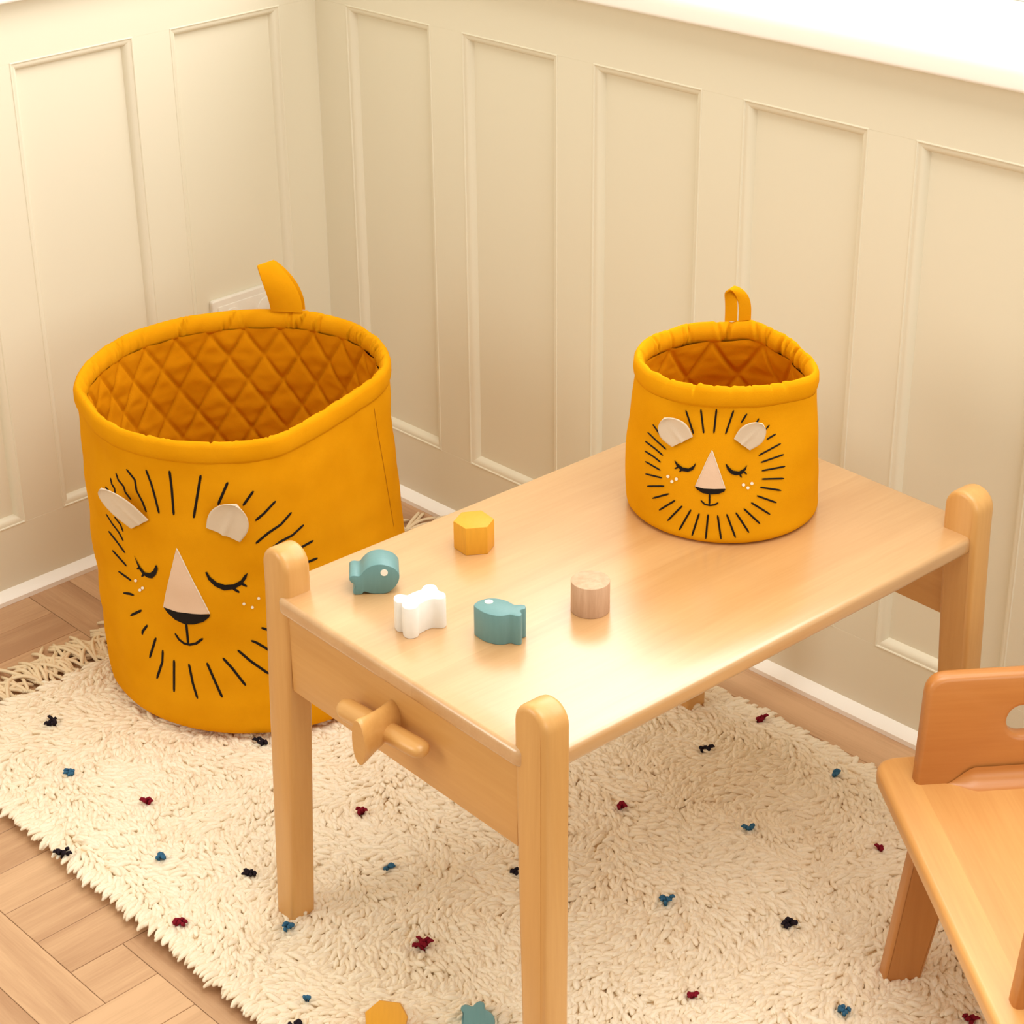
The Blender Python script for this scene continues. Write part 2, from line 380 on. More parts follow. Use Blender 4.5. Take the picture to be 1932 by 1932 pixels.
# ------------------------------------------------------------------ rug
RX0, RX1, RY0, RY1 = 0.292, 1.96, -0.992, -0.118
rug = tag(empty('shaggy_rug', ((RX0+RX1)/2, (RY0+RY1)/2, 0)), 'cream shaggy wool rug with small coloured flecks and knotted fringe on the parquet floor', 'rug')
RO = Vector(rug.location)
box('rug_backing', (RX0-RO.x, RY0-RO.y, 0.0006), (RX1-RO.x, RY1-RO.y, 0.0115), 'rugback', rug, 0.001, 1)
def field(x, y, s, seed):
    return noise.noise(Vector((x*s+seed, y*s-seed, seed*0.7)))
def build_pile():
    sp = 0.0058
    gx = np.arange(RX0, RX1, sp); gy = np.arange(RY0, RY1, sp*0.92)
    X, Y = np.meshgrid(gx, gy); X[1::2] += sp/2
    X = X.ravel()+rng.uniform(-.0022, .0022, X.size); Y = Y.ravel()+rng.uniform(-.0022, .0022, Y.size)
    n = X.size
    fa = np.array([field(x, y, 6.0, 3.1) for x, y in zip(X, Y)]); fb = np.array([field(x, y, 15.0, 8.7) for x, y in zip(X, Y)])
    fl = np.array([field(x, y, 22.0, 5.2) for x, y in zip(X, Y)])
    ang = -0.75+fa*2.6+fb*1.5+rng.normal(0, .38, n)
    # tufts at the rug's rim lean outwards over the edge
    def edge(d): return np.clip(1-d/0.022, 0, 1)
    ex = edge(RX1-X)-edge(X-RX0)*0.5; ey = edge(RY1-Y)-edge(Y-RY0)
    dx = np.cos(ang)+2.2*ex; dy = np.sin(ang)+2.2*ey; nn = np.hypot(dx, dy)+1e-9; dx /= nn; dy /= nn
    lean = np.clip(1.16+0.16*fl+rng.normal(0, .12, n), .75, 1.36); lean = np.where(np.hypot(ex, ey) > .25, np.maximum(lean, 1.12), lean)
    Ln = rng.uniform(.0180, .0250, n)*(1+.18*fb); rad = rng.uniform(.0031, .0044, n)
    rings = 4; seg = 5
    ts = np.array([0.0, .42, .80, .96]); rs = np.array([.80, 1.06, .92, .50])
    nv = rings*seg+1
    V = np.zeros((n, nv, 3)); 
    side = np.stack([-dy, dx, np.zeros(n)], 1)
    curl = rng.normal(0, .35, n)
    for r, (t, k) in enumerate(zip(ts, rs)):
        th = lean*(.45+.75*t)                                     # bends over along its length
        c = np.stack([X+dx*Ln*t*np.sin(th), Y+dy*Ln*t*np.sin(th), .0085+Ln*t*np.cos(th)], 1)+side*(curl*Ln*t*t*.5)[:, None]
        tan = np.stack([dx*np.sin(th*1.2), dy*np.sin(th*1.2), np.cos(th*1.2)], 1); bin_ = np.cross(side, tan)
        for s in range(seg):
            a = 2*np.pi*s/seg
            V[:, r*seg+s] = c+(side*np.cos(a)+bin_*np.sin(a))*(rad*k)[:, None]
        if r == rings-1: V[:, nv-1] = c+tan*(rad*.5)[:, None]
    V[:, :, 2] = np.maximum(V[:, :, 2], .0015)
    V[:, :, 0] -= RO.x; V[:, :, 1] -= RO.y
    q = []
    for r in range(rings-1):
        for s in range(seg): q.append((r*seg+s, r*seg+(s+1) % seg, (r+1)*seg+(s+1) % seg, (r+1)*seg+s))
    q = np.array(q); tr = np.array([((rings-1)*seg+s, (rings-1)*seg+(s+1) % seg, nv-1) for s in range(seg)])
    off = (np.arange(n)*nv)[:, None, None]
    quads = (q[None]+off).reshape(-1, 4); tris = (tr[None]+off).reshape(-1, 3)
    me = bpy.data.meshes.new('wool_pile'); me.vertices.add(n*nv); me.vertices.foreach_set('co', V.reshape(-1).astype(np.float32))
    nl = quads.size+tris.size; me.loops.add(nl); me.loops.foreach_set('vertex_index', np.concatenate([quads.ravel(), tris.ravel()]).astype(np.int32))
    npoly = len(quads)+len(tris); me.polygons.add(npoly)
    st = np.concatenate([np.arange(len(quads))*4, quads.size+np.arange(len(tris))*3]); me.polygons.foreach_set('loop_start', st.astype(np.int32))
    tone = np.repeat(np.clip(.55+.35*rng.normal(0, .6, n)+.4*fa, 0, 1), nv).astype(np.float32)
    a = me.attributes.new('tone', 'FLOAT', 'POINT'); a.data.foreach_set('value', tone)
    me.update(calc_edges=True); me.validate()
    o = mesh_obj('wool_pile', me, 'wool', rug, None); o['kind'] = 'stuff'
    o['label'] = 'thick cream wool pile'
build_pile()
TUFTS = [(98,1356,'d',1.25),(133,1452,'b',1),(277,1506,'r',.9),(497,1394,'d',1),(682,1524,'r',.9),(733,1629,'b',1.05),(473,1642,'d',1),(307,1610,'b',1),
         (118,1602,'d',1.1),(340,1733,'r',1.2),(543,1741,'b',1),(797,1775,'r',1.25),(555,1927,'d',1.2),(973,1640,'d',.8),(1170,1512,'r',.95),(1333,1406,'d',1),
         (1434,1350,'r',.9),(1571,1456,'b',.8),(1412,1555,'b',.95),(1661,1595,'r',.5),(1255,1690,'b',1.1),(1485,1735,'d',1.25),(1304,1871,'r',.9),(1593,1898,'b',1.05),(1825,1915,'r',1.1),(578,1878,'b',.35)]
def tuft(u, v, c, s):
    p = atz(u, v, 0.024); V = []; F = []
    for k in range(max(3, int(8*s))):
        a0 = random.uniform(0, 6.28); rr = random.uniform(0, .0062)*s; a = -.75+random.gauss(0, .7); L = random.uniform(.011, .017)*min(1, s+.2)
        b = Vector((p.x-RO.x+rr*math.cos(a0), p.y-RO.y+rr*math.sin(a0), .013)); d = Vector((math.cos(a), math.sin(a), 0))
        path = [b+d*(L*t*.7)+Vector((0, 0, .012*math.sin(min(1.0, t*1.3)*1.9))) for t in (0, .35, .7, 1.0)]
        v, f = tube_data(path, [.0020, .0025, .0023, .0010], 6); n0 = len(V); V += v; F += [tuple(i+n0 for i in q) for q in f]
    col = {'d': ('t_dark', 'dark charcoal wool fleck'), 'b': ('t_blue', 'blue wool fleck'), 'r': ('t_red', 'dark red wool fleck')}[c]
    o = from_data('wool_fleck', V, F, col[0], rug, None); o['label'] = col[1]
for t in TUFTS: tuft(*t)

def tassel(y, x0=RX0, base_dir=math.pi, reach=None, wild=1.0):
    """one knotted fringe tassel: a twisted cord that opens into loose yarns, lying on the floor"""
    V = []; F = []
    L1 = random.uniform(.026, .048); d = base_dir+random.gauss(0, .30)*wild
    p = Vector((x0+.012-RO.x, y-RO.y, .010)); pts = [p]
    for k in range(6):
        d += random.gauss(0, .10); p = p+Vector((math.cos(d), math.sin(d), 0))*(L1/5.0); q = p.copy(); q.z = .010-.002*k/5+.003*math.sin(k*.8); pts.append(q)
    for s in (0, 1):                                              # two plies twisted round each other
        pp = [q+Vector((-math.sin(d)*math.cos(i*1.9+s*math.pi)*.0016, math.cos(d)*math.cos(i*1.9+s*math.pi)*.0016, math.sin(i*1.9+s*math.pi)*.0016)) for i, q in enumerate(
            [pts[0].lerp(pts[1], 0)]+[pts[int(t)].lerp(pts[min(int(t)+1, 6)], t-int(t)) for t in np.linspace(.3, 6, 17)])]
        v, f = tube_data(pp, .0021, 6); n0 = len(V); V += v; F += [tuple(i+n0 for i in g) for g in f]
    end = pts[-1]
    for k in range(random.choice((2, 3, 3, 4))):
        dd = d+random.gauss(0, .45)*wild; q = end.copy(); path = [pts[-2].copy(), q.copy()]; L = reach or random.uniform(.050, .092)
        cz = random.uniform(-.35, .35); hz = random.uniform(.004, .013)
        for i in range(1, 8):
            dd += cz*.35+random.gauss(0, .07); q = q+Vector((math.cos(dd), math.sin(dd), 0))*(L/7); z = .0032+hz*math.sin(math.pi*i/7)*(1-.3*i/7)+.004*(1-i/7); path.append(Vector((q.x, q.y, z)))
        v, f = tube_data(path, [.0026]*2+[.0030]*6+[.0025], 6); n0 = len(V); V += v; F += [tuple(i+n0 for i in g) for g in f]
    from_data('fringe_tassel', V, F, 'yarn', rug, None)
y = RY0+0.004
while y < RY1-0.004:
    tassel(y); y += random.uniform(.0070, .0110)
for (u, v, a) in ((765, 1000, 1.75), (758, 985, 1.45), (772, 1005, 1.1), (770, 998, 1.0)):
    p = atz(u, v, .01); tassel(min(p.y, RY1)-.006, p.x, a, .075, .6)

# ------------------------------------------------------------------ play table
T_ROT = math.radians(-2.9); T_LOC = Vector((1.1915, -0.524, 0)); ZTOP = 0.475
table = tag(empty('play_table', T_LOC, T_ROT), "low birch children's play table with rounded post legs standing on the rug", 'table')
TM = Matrix.Translation(T_LOC) @ Matrix.Rotation(T_ROT, 4, 'Z'); TI = TM.inverted()
HX, HY = 0.230, 0.359
top = [(-.205, -HY), (.205, -HY), (.205, -.329), (HX, -.329), (HX, .329), (.205, .329), (.205, HY), (-.205, HY), (-.205, .329), (-HX, .329), (-HX, -.329), (-.205, -.329)]
top = round_poly(top, [.012, .012, 0, .0115, .0115, 0, .012, .012, 0, .0115, .0115, 0], 5)
prism('table_top', top, ZTOP-.022, ZTOP, 'birch_y', table, 'xy', .0062, 4)
def table_leg(sx, sy):
    w0, r = .047, .0235; xo, xi = .236, .236-.047
    out = [(xi+.021, 0.0), (xo+.009, 0.0), (xo, ZTOP)]
    out += [(xo-r+r*math.cos(a), .501+r*math.sin(a)) for a in np.linspace(0, math.pi, 15)]
    out += [(xi, ZTOP)]
    out = [(sx*a, b) for a, b in out]
    y0, y1 = (-.354, -.319) if sy < 0 else (.319, .354)
    sh = lambda v: (v[0], v[1]+sy*.010*(1-v[2]/ZTOP) if v[2] < ZTOP else v[1], v[2]+.004)
    prism('leg', out, y0, y1, 'birch_z', table, 'xz', .0065, 3, sh)
for sx in (-1, 1):
    for sy in (-1, 1): table_leg(sx, sy)
for sy in (-1, 1):
    y0, y1 = sorted((sy*.3515, sy*.332))
    box('apron', (-.192, y0, .352), (.192, y1, ZTOP-.021), 'birch_x', table, .002, 2)
# wooden toggle handle through the front apron
def tl(u, v, yl):                                                   # pixel on a plane y = yl of the table's own frame
    p0 = TM @ Vector((0, yl, 0)); n = (TM.to_3x3() @ Vector((0, 1, 0)))
    return TI @ atplane(u, v, p0, n)
hb = tl(742, 1352, -.352); he = tl(676, 1402, -.412)
handle = []
V = []; F = []; NS = 24
for k, (t, wx, hz) in enumerate(((-.2, .0125, .0205), (0.0, .0125, .0205), (.18, .0122, .0203), (.42, .0118, .0212), (.68, .0117, .0240), (.90, .0120, .0272), (.97, .0117, .0278), (1.0, .0108, .0268))):
    c = hb.lerp(he, t)
    for s in range(NS):
        a = 2*math.pi*s/NS; V.append((c.x+wx*math.cos(a), c.y, c.z+hz*math.sin(a)))
for k in range(7):
    for s in range(NS): F.append((k*NS+s, k*NS+(s+1) % NS, (k+1)*NS+(s+1) % NS, (k+1)*NS+s))
F.append(tuple(range(7*NS, 8*NS)))
hd = from_data('toggle_handle', V, F, 'birch_x', table, 40, fix=True)
c0 = hb.lerp(he, .30)
ea = tl(644, 1333, c0.y); eb = tl(802, 1416, c0.y)
ax = (eb-ea).normalized()
def bar(a, b, ra, rb, flat):
    V = []; F = []; n = 14; L = (b-a).length; d = (b-a).normalized(); sd = Vector((0, 1, 0)); up = sd.cross(d)
    if up.z < 0: up = -up
    st = [(0, 0.3), (.012, .62), (.035, .85), (.09, 1.0), (.5, 1.0), (.91, 1.0), (.965, .85), (.988, .62), (1.0, .3)]
    for t, k in st:
        c = a+d*(L*t); rr = ra+(rb-ra)*t
        for s in range(n):
            al = 2*math.pi*s/n; z = math.sin(al); V.append(c+sd*(rr*k*math.cos(al))+up*(rr*k*(z if z < 0 or not flat else z*(1-.45*t))))
    for k in range(len(st)-1):
        for s in range(n): F.append((k*n+s, k*n+(s+1) % n, (k+1)*n+(s+1) % n, (k+1)*n+s))
    F.append(tuple(range(n))); F.append(tuple(range((len(st)-1)*n, len(st)*n)))
    return from_data('cross_bar', V, F, 'birch_x', hd, 50, fix=True)
bar(ea, eb, .0132, .0122, True)

# ------------------------------------------------------------------ wooden toys
def toy_from_top(name, px, h, z0, mat, label, cat, group=None, bev=.0012, sm=0.0):
    """prism standing on z0; its outline is read off the top face at height z0+h"""
    P = [atz(u, v, z0+h) for u, v in px]; c = sum(P, Vector())/len(P)
    root = empty(name, (c.x, c.y, z0)); out = [(p.x-c.x, p.y-c.y) for p in P]
    tag(root, label, cat, group)
    return root, out
def smooth_closed(pts, n=4):
    out = []; m = len(pts)
    for i in range(m):
        p0, p1, p2, p3 = (Vector(pts[(i+k-1) % m]) for k in range(4))
        for k in range(n):
            t = k/n; out.append(tuple(0.5*((2*p1)+(p2-p0)*t+(2*p0-5*p1+4*p2-p3)*t*t+(3*p1-p0-3*p2+p3)*t**3)))
    return out
Z = lambda pts: [(650+a*.18116, 950+b*.18116) for a, b in pts]
zt = ZTOP
r_, o_ = toy_from_top('hexagon_block', Z([(1133,183),(1218,88),(1425,68),(1557,157),(1487,243),(1260,262)]), .0355, zt, 'ochre', 'ochre hexagonal wooden toy block standing alone at the far edge of the play table', 'toy block')
prism('block', o_, 0, .0355, 'ochre', r_, 'xy', .0010, 2, None, 30)
# flat-lying fish
def fish_px():
    return Z([(1345,1052),(1368,1028),(1412,1005),(1470,988),(1540,982),(1610,988),(1672,1003),(1726,1027),(1765,1048),(1800,1050),(1840,1047),(1878,1055),(1889,1076),(1878,1094),(1848,1101),(1830,1112),(1838,1128),(1846,1145),(1838,1166),(1805,1172),(1768,1165),(1722,1155),(1660,1167),(1590,1168),(1520,1156),(1450,1133),(1392,1100),(1355,1072)])
r_, o_ = toy_from_top('fish_block', fish_px(), .036, zt, 'teal', 'teal wooden fish block lying flat on the play table, white dot on its upper face', 'toy block', None)
prism('body', smooth_closed(o_, 3), 0, .036, 'teal', r_, 'xy', .0011, 2, None, 40)
e = atz(650+1503*.18116, 950+1024*.18116, zt+.036)-Vector(r_.location)
prism('eye', [(e.x+.0046*math.cos(a), e.y+.0046*math.sin(a)) for a in np.linspace(0, 2*math.pi, 20)[:-1]], .0356, .0364, 'fleck', r_)
# bone
r_, o_ = toy_from_top('bone_block', Z([(510,975),(530,950),(575,940),(620,945),(655,950),(700,928),(760,905),(800,890),(815,862),(850,842),(900,836),(950,850),(970,880),(985,905),(1030,920),(1052,945),(1050,975),(1015,992),(960,992),(915,990),(860,1005),(800,1035),(772,1052),(755,1080),(710,1097),(660,1100),(615,1085),(598,1060),(592,1032),(550,1030),(520,1010)]), .037, zt, 'bone', 'white wooden bone-shaped toy block on the play table between the two teal fish', 'toy block')
prism('block', smooth_closed(o_, 2), 0, .037, 'bone', r_, 'xy', .0011, 2, None, 40)
# natural cylinder
cpx = [(620+a*.31056, 920+b*.31056) for a, b in ((1468, 560), (1714, 560), (1592, 500), (1592, 616))]
P = [atz(u, v, zt+.037) for u, v in cpx]; cc = (P[0]+P[1])/2; rad = ((P[0]-P[1]).length+(P[2]-P[3]).length)/4
r_ = tag(empty('cylinder_block', (cc.x, cc.y, zt)), 'unpainted beech cylinder block standing on the play table', 'toy block')
prism('block', [(rad*math.cos(a), rad*math.sin(a)) for a in np.linspace(0, 2*math.pi, 49)[:-1]], 0, .037, 'beech', r_, 'xy', .0009, 2, None, 40)
# upright toys: the outline is read on the vertical plane they stand in
def toy_upright(name, px, base_px, z0, depth, label, sm, turn=None):
    a = atz(*base_px[0], z0); b = atz(*base_px[1], z0); e = (b-a); e.z = 0; e.normalize()
    n = Vector((-e.y, e.x, 0))
    if n.dot(a-CAM_LOC) < 0: n = -n
    rz = math.atan2(e.y, e.x); upv = Vector((0, 0, 1))
    if turn: n = n*math.cos(turn)+Vector((0, 0, math.sin(turn))); upv = n.cross(e) if n.cross(e).z > 0 else e.cross(n)
    P = [atplane(u, v, a, n) for u, v in px]; o2 = [((p-a).dot(e), max(0.0, (p-a).dot(upv))) for p in P]
    cx = sum(p[0] for p in o2)/len(o2); loc = a+e*cx
    root = tag(empty(name, (loc.x, loc.y, z0), rz), label, 'toy block')
    if turn: root.rotation_euler = (turn, 0, rz)
    o2 = [(p[0]-cx, p[1]) for p in o2]
    if sm: o2 = [(a_, max(0.0, b_)) for a_, b_ in smooth_closed(o2, 3)]
    return root, o2, a, e, n, cx
up_fish = Z([(50,775),(72,757),(105,752),(140,757),(165,748),(200,705),(250,665),(310,642),(375,635),(440,645),(505,668),(545,700),(568,735),(572,775),(560,820),(530,868),(485,910),(430,938),(350,941),(280,938),(235,928),(205,922),(185,942),(150,953),(110,952),(90,930),(95,895),(103,868),(95,840),(68,825),(52,802)])
r_, o_, a_, e_, n_, cx_ = toy_upright('fish_block', up_fish, Z([(115, 953), (400, 941)]), zt, .036, 'teal wooden fish block standing upright on its belly near the rounded table post', True)
prism('body', o_, 0, .036, 'teal', r_, 'xz', .0011, 2, None, 40)
ep = atplane(650+413*.18116, 950+719*.18116, a_, n_); ex_, ez_ = (ep-a_).dot(e_)-cx_, ep.z-zt
prism('eye', [(ex_+.0041*math.cos(t), ez_+.0041*math.sin(t)) for t in np.linspace(0, 2*math.pi, 20)[:-1]], -.0006, .0004, 'fleck', r_, 'xz')
Q = lambda pts: [(640+a*.18634, 1840+b*.18634) for a, b in pts]
r_, o_, *_x = toy_upright('hexagon_block', Q([(262,375),(405,255),(612,283),(690,425),(655,585),(480,660),(330,610),(268,510)]), [(700, 1964), (745, 1963)], .021, .036, 'ochre many-sided wooden toy block leaning on the rug', False, math.radians(-41))
prism('block', o_, 0, .036, 'ochre', r_, 'xz', .0010, 2, None, 30)
r_, o_, *_x = toy_upright('fish_block', Q([(1232,350),(1238,315),(1270,300),(1310,306),(1345,318),(1375,290),(1400,270),(1428,265),(1458,278),(1472,305),(1475,345),(1515,368),(1550,400),(1570,440),(1574,500),(1550,570),(1500,630),(1420,668),(1340,650),(1280,590),(1245,520),(1238,450),(1252,395)]), [(895, 1964), (915, 1964)], .021, .036, 'blue-grey wooden fish block leaning on the rug with its tail up', True, math.radians(-41))
prism('body', o_, 0, .036, 'teal', r_, 'xz', .0011, 2, None, 40)

# ------------------------------------------------------------------ child's chair
CO = atz(1658, 1460, .28); C_ROT = math.radians(51.4)
chair = tag(empty('child_chair', (CO.x, CO.y, 0), C_ROT), "honey-coloured wooden child's chair with a handle hole in its back, standing at the rug's edge", 'chair')
SW, SD, ZS = .352, .43, .28
seat = round_poly([(0, .034), (SW, .034), (SW, -SD), (0, -SD)], [.034, .034, .03, .03], 8)
prism('seat', seat, ZS-.022, ZS, 'honey_y', chair, 'xy', .007, 4)
def back_panel(y0, lean, hole, name, dx=0.0):
    th = .0195; H = .128
    x0, x1 = .034+dx, SW-.034-dx
    out = [(x0, -.012), (x1, -.012), (x1-.010, H), (x0+.010, H)]
    out = round_poly(out, [0, 0, .026, .026], 8)
    sh = lambda v: (v[0], y0+v[1]+lean*max(0, v[2]), ZS+v[2])
    if not hole:
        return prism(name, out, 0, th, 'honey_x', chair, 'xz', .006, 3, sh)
    # plate with a rounded slot: outer ring bridged to the slot ring
    hx0, hx1, hz = SW/2-.042, SW/2+.042, .070
    slot = [(hx1-.0175+.0175*math.cos(a), hz+.0175*math.sin(a)) for a in np.linspace(-math.pi/2, math.pi/2, 13)]+[(hx0+.0175+.0175*math.cos(a), hz+.0175*math.sin(a)) for a in np.linspace(math.pi/2, 1.5*math.pi, 13)]
    bm = bmesh.new()
    def ring(poly, t): return [bm.verts.new(sh((a, t, b))) for a, b in poly]
    def ins(poly, d):
        n = len(poly); res = []
        for i in range(n):
            p = Vector(poly[i]); e1 = (p-Vector(poly[i-1])); e2 = (Vector(poly[(i+1) % n])-p)
            if e1.length < 1e-7: e1 = e2
            if e2.length < 1e-7: e2 = e1
            e1.normalize(); e2.normalize()
            m = (Vector((-e1.y, e1.x))+Vector((-e2.y, e2.x))).normalized(); res.append(tuple(p+m*d))
        return res
    b = .006
    def loft(poly, sign):
        R = []
        for k in range(4):
            a = k/3*math.pi/2; R.append(ring(ins(poly, sign*b*(1-math.sin(a))), b*(1-math.cos(a))))
        for k in range(3, -1, -1):
            a = k/3*math.pi/2; R.append(ring(ins(poly, sign*b*(1-math.sin(a))), th-b*(1-math.cos(a))))
        for r0, r1 in zip(R[:-1], R[1:]):
            for i in range(len(poly)): bm.faces.new((r0[i-1], r0[i], r1[i], r1[i-1]))
        return R[0], R[-1]
    of, ob = loft(out, 1); sf, sb = loft(slot, -1)
    for o_, s_ in ((of, sf), (ob, sb)):
        ed = [bm.edges.get((l[i-1], l[i])) for l in (o_, s_) for i in range(len(l))]
        bmesh.ops.triangle_fill(bm, edges=[e for e in ed if e], use_beauty=True)
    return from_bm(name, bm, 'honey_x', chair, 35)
back_panel(-.0265, .13, True, 'backrest')
V = []; F = []; NX, NP = 40, 9                                       # swept foot where the back meets the seat
for i in range(NX+1):
    x = .066+(SW-.132)*i/NX; q = min(1.0, min(i, NX-i)/(NX*.16)); q = q*q*(3-2*q)
    for j in range(NP):
        a = j/(NP-1)*math.pi/2; V.append((x, -.0262+.034*q*.0-.022*q*(1-math.cos(a)), ZS-.0004+.020*q*(1-math.sin(a))))
for i in range(NX):
    for j in range(NP-1): F.append((i*NP+j, i*NP+j+1, (i+1)*NP+j+1, (i+1)*NP+j))
from_data('back_foot', V, F, 'honey_x', chair, None, fix=True)
back_panel(-.385, -.02, False, 'front_panel', -.012)
def chair_leg(sx, y0, y1):
    out = [(.012, .002), (.056, .002), (.102, ZS-.02), (.042, ZS-.02)]
    if sx > 0: out = [(SW-a, b) for a, b in out]
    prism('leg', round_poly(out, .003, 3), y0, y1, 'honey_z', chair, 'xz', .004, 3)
for sx in (-1, 1):
    chair_leg(sx, -.040, -.018); chair_leg(sx, -.400, -.378)

# ------------------------------------------------------------------ lion baskets
def basket(name, label, cb, rb, z0, rim_px, z1, px, decor, quilt_n, quilt_h, band, seam_px, wrk, stroke_w, bulge=0.0):
    H = z1-z0
    rim = [atz(u, v, z1) for u, v in rim_px]
    rx = sum(p.x for p in rim)/len(rim); ry = sum(p.y for p in rim)/len(rim)
    NT = 240
    th = np.arange(NT)*2*np.pi/NT
    an = np.array([math.atan2(p.y-ry, p.x-rx) % (2*math.pi) for p in rim]); rr = np.array([math.hypot(p.x-rx, p.y-ry) for p in rim])
    o = np.argsort(an); an, rr = an[o], rr[o]
    rrim = np.interp(th, np.concatenate([an-2*np.pi, an, an+2*np.pi]), np.tile(rr, 3))
    ker = np.exp(-np.linspace(-2, 2, 13)**2); ker /= ker.sum()
    rrim = np.convolve(np.concatenate([rrim[-6:], rrim, rrim[:6]]), ker, 'valid')
    root = tag(empty(name, (cb[0], cb[1], z0)), label, 'basket')
    def surf(i, t, off=0.0, n=NT):
        """point on the basket wall: angle index i, height fraction t, radial offset"""
        s = t*t*(3-2*t)*.5+t*.5
        f_ = (i % n)*NT/n; i1 = int(f_); a_ = 2*math.pi*f_/NT
        r = rb*(1-s)+(rrim[i1]*(1-f_+i1)+rrim[(i1+1) % NT]*(f_-i1))*s+off+bulge*math.sin(math.pi*min(1, t*1.2))*(1 if t < .83 else 0)
        cx = cb[0]*(1-s)+rx*s; cy = cb[1]*(1-s)+ry*s
        return Vector((cx+r*math.cos(a_)-cb[0], cy+r*math.sin(a_)-cb[1], t*H))
    k = H/.455
    tb = 1-band/H
    # outer shell
    NZ = 54; V = []; F = []
    zs = [0.0, .004, .010, .02, .032, .05]+list(np.linspace(.07, tb+.004, NZ-6))
    for t in zs:
        e = max(0.0, 1-t/.045); off = -.016*k**.5*(1-math.sqrt(max(0, 1-e*e)))
        for i in range(NT):
            p = surf(i, t, off)
            wv = noise.noise(Vector((p.x*9, p.y*9, p.z*5+rb*70)))*wrk + noise.noise(Vector((p.x*24, p.y*24, p.z*17+3)))*wrk*.35
            wv += wrk*.6*noise.noise(Vector((p.x*4, p.y*4, p.z*26)))+wrk*.7*noise.noise(Vector((p.x*20, p.y*20, p.z*3+9)))
            f = min(1, t/.08)*min(1, (tb+.01-t)/.06+.15)
            d = Vector((math.cos(th[i]), math.sin(th[i]), 0)); V.append(p+d*wv*f)
    n = len(zs)
    for a in range(n-1):
        for i in range(NT): F.append((a*NT+i, a*NT+(i+1) % NT, (a+1)*NT+(i+1) % NT, (a+1)*NT+i))
    F.append(tuple(range(NT))[::-1])
    from_data('outer_cloth', V, F, 'mustard', root, None)
    bvh = BVHTree.FromPolygons(V, F)
    O = Vector(root.location)
    # rim band: puffed hem folded over the edge
    prof = [(-.0015, -band), (.0008, -band+.0012), (.0024, -band+.005), (.0034, -band*.6), (.0030, -band*.25), (.0018, -.004), (-.0012, -.0005), (-.0040, 0.0), (-.0072, -.0015), (-.0105, -.006), (-.0130, -band*.40), (-.0135, -band*.75), (-.0095, -band*.98), (-.0040, -band*1.06)]
    V = []; F = []; NB = 720
    creases = [(random.uniform(0, 2*math.pi), random.uniform(-5, 5), random.uniform(.5, 1.0)*(.011/rb*.22/k**.3), random.uniform(.35, 1.0)) for _ in range(int(64*k**.5))]
    cang = np.arange(NB)*2*np.pi/NB
    for j, (off, dz) in enumerate(prof):
        inner = (0, 0, 0, .05, .10, .18, .30, .50, .75, .95, 1.0, 1.0, .5, 0)[j]
        gr = np.zeros(NB)
        for (ca, sl, cw, cd) in creases:                          # gathers: narrow folds running over the hem
            dd = (cang-ca-sl*dz+np.pi) % (2*np.pi)-np.pi; gr += cd*(np.exp(-(dd/cw)**2)-.45*np.exp(-((dd-1.8*cw)/(1.6*cw))**2))
        for i in range(NB):
            a = cang[i]; q = noise.noise(Vector((math.cos(a+dz*2.5)*rb*48, math.sin(a+dz*2.5)*rb*48, dz*9)))
            q2 = noise.noise(Vector((math.cos(a)*rb*30, math.sin(a)*rb*30, 7.7+dz*30)))
            off2 = off*k**.25+.0010*q2*(1-inner)+inner*(.0046*k**.3*gr[i]-.0030*q)
            p = surf(i, 1+dz/H, off2, NB); V.append(p+Vector((0, 0, (.0012*q2-.0016*gr[i]) if 4 < j < 9 else 0)))
    n = len(prof)
    for a in range(n-1):
        for i in range(NB): F.append((a*NB+i, a*NB+(i+1) % NB, (a+1)*NB+(i+1) % NB, (a+1)*NB+i))
    from_data('rim_band', V, F, 'mustard', root, None)
    # quilted lining
    NQ = 110; NL = 480; V = []; F = []
    for a in range(NQ):
        t = .02+(tb+.010-.02)*a/(NQ-1)
        for i in range(NL):
            vv = (t-tb)*H/quilt_h; uu = i/NL*quilt_n
            A = uu+vv+.15; B = uu-vv+.15
            da = abs(A-round(A)); db = abs(B-round(B))
            puff = (1-.75*math.exp(-(da/.055)**2)-.25*math.exp(-(da/.2)**2))*(1-.75*math.exp(-(db/.055)**2)-.25*math.exp(-(db/.2)**2))
            p0 = surf(i, t, 0, NL)
            wv = noise.noise(Vector((p0.x*18, p0.y*18, p0.z*55)))*.0030+noise.noise(Vector((p0.x*50, p0.y*50, p0.z*110)))*.0010
            V.append(surf(i, t, -.0085*k**.35-puff*.0060*k**.35-wv*puff, NL))
    for a in range(NQ-1):
        for i in range(NL): F.append((a*NL+i, (a+1)*NL+i, (a+1)*NL+(i+1) % NL, a*NL+(i+1) % NL))
    V.append(Vector((0, 0, .02*H))); c = len(V)-1
    for i in range(NL): F.append((i, (i+1) % NL, c))
    from_data('quilted_lining', V, F, 'lining', root, None)
    # things sewn on the outside
    def hit(u, v):
        d = ray(u, v); h = bvh.ray_cast(CAM_LOC-O, d)
        return (h[0], h[1]) if h[0] is not None else (None, None)
    def stroke(nm, pts, wpx, mat, parent=root, lift=.0011):
        pts = [px(p) for p in pts]; path = []
        for a, b in zip(pts[:-1], pts[1:]):
            m = max(2, int(math.hypot(b[0]-a[0], b[1]-a[1])/4))
            path += [(a[0]+(b[0]-a[0])*i/m, a[1]+(b[1]-a[1])*i/m) for i in range(m)]
        path.append(pts[-1]); H3 = []
        for u, v in path:
            p, nn = hit(u, v)
            if p is not None: H3.append((p, nn))
        if len(H3) < 2: return
        dist = (H3[0][0]+O-CAM_LOC).length; hw = wpx*dist/F_PX/2
        V = []; F = []
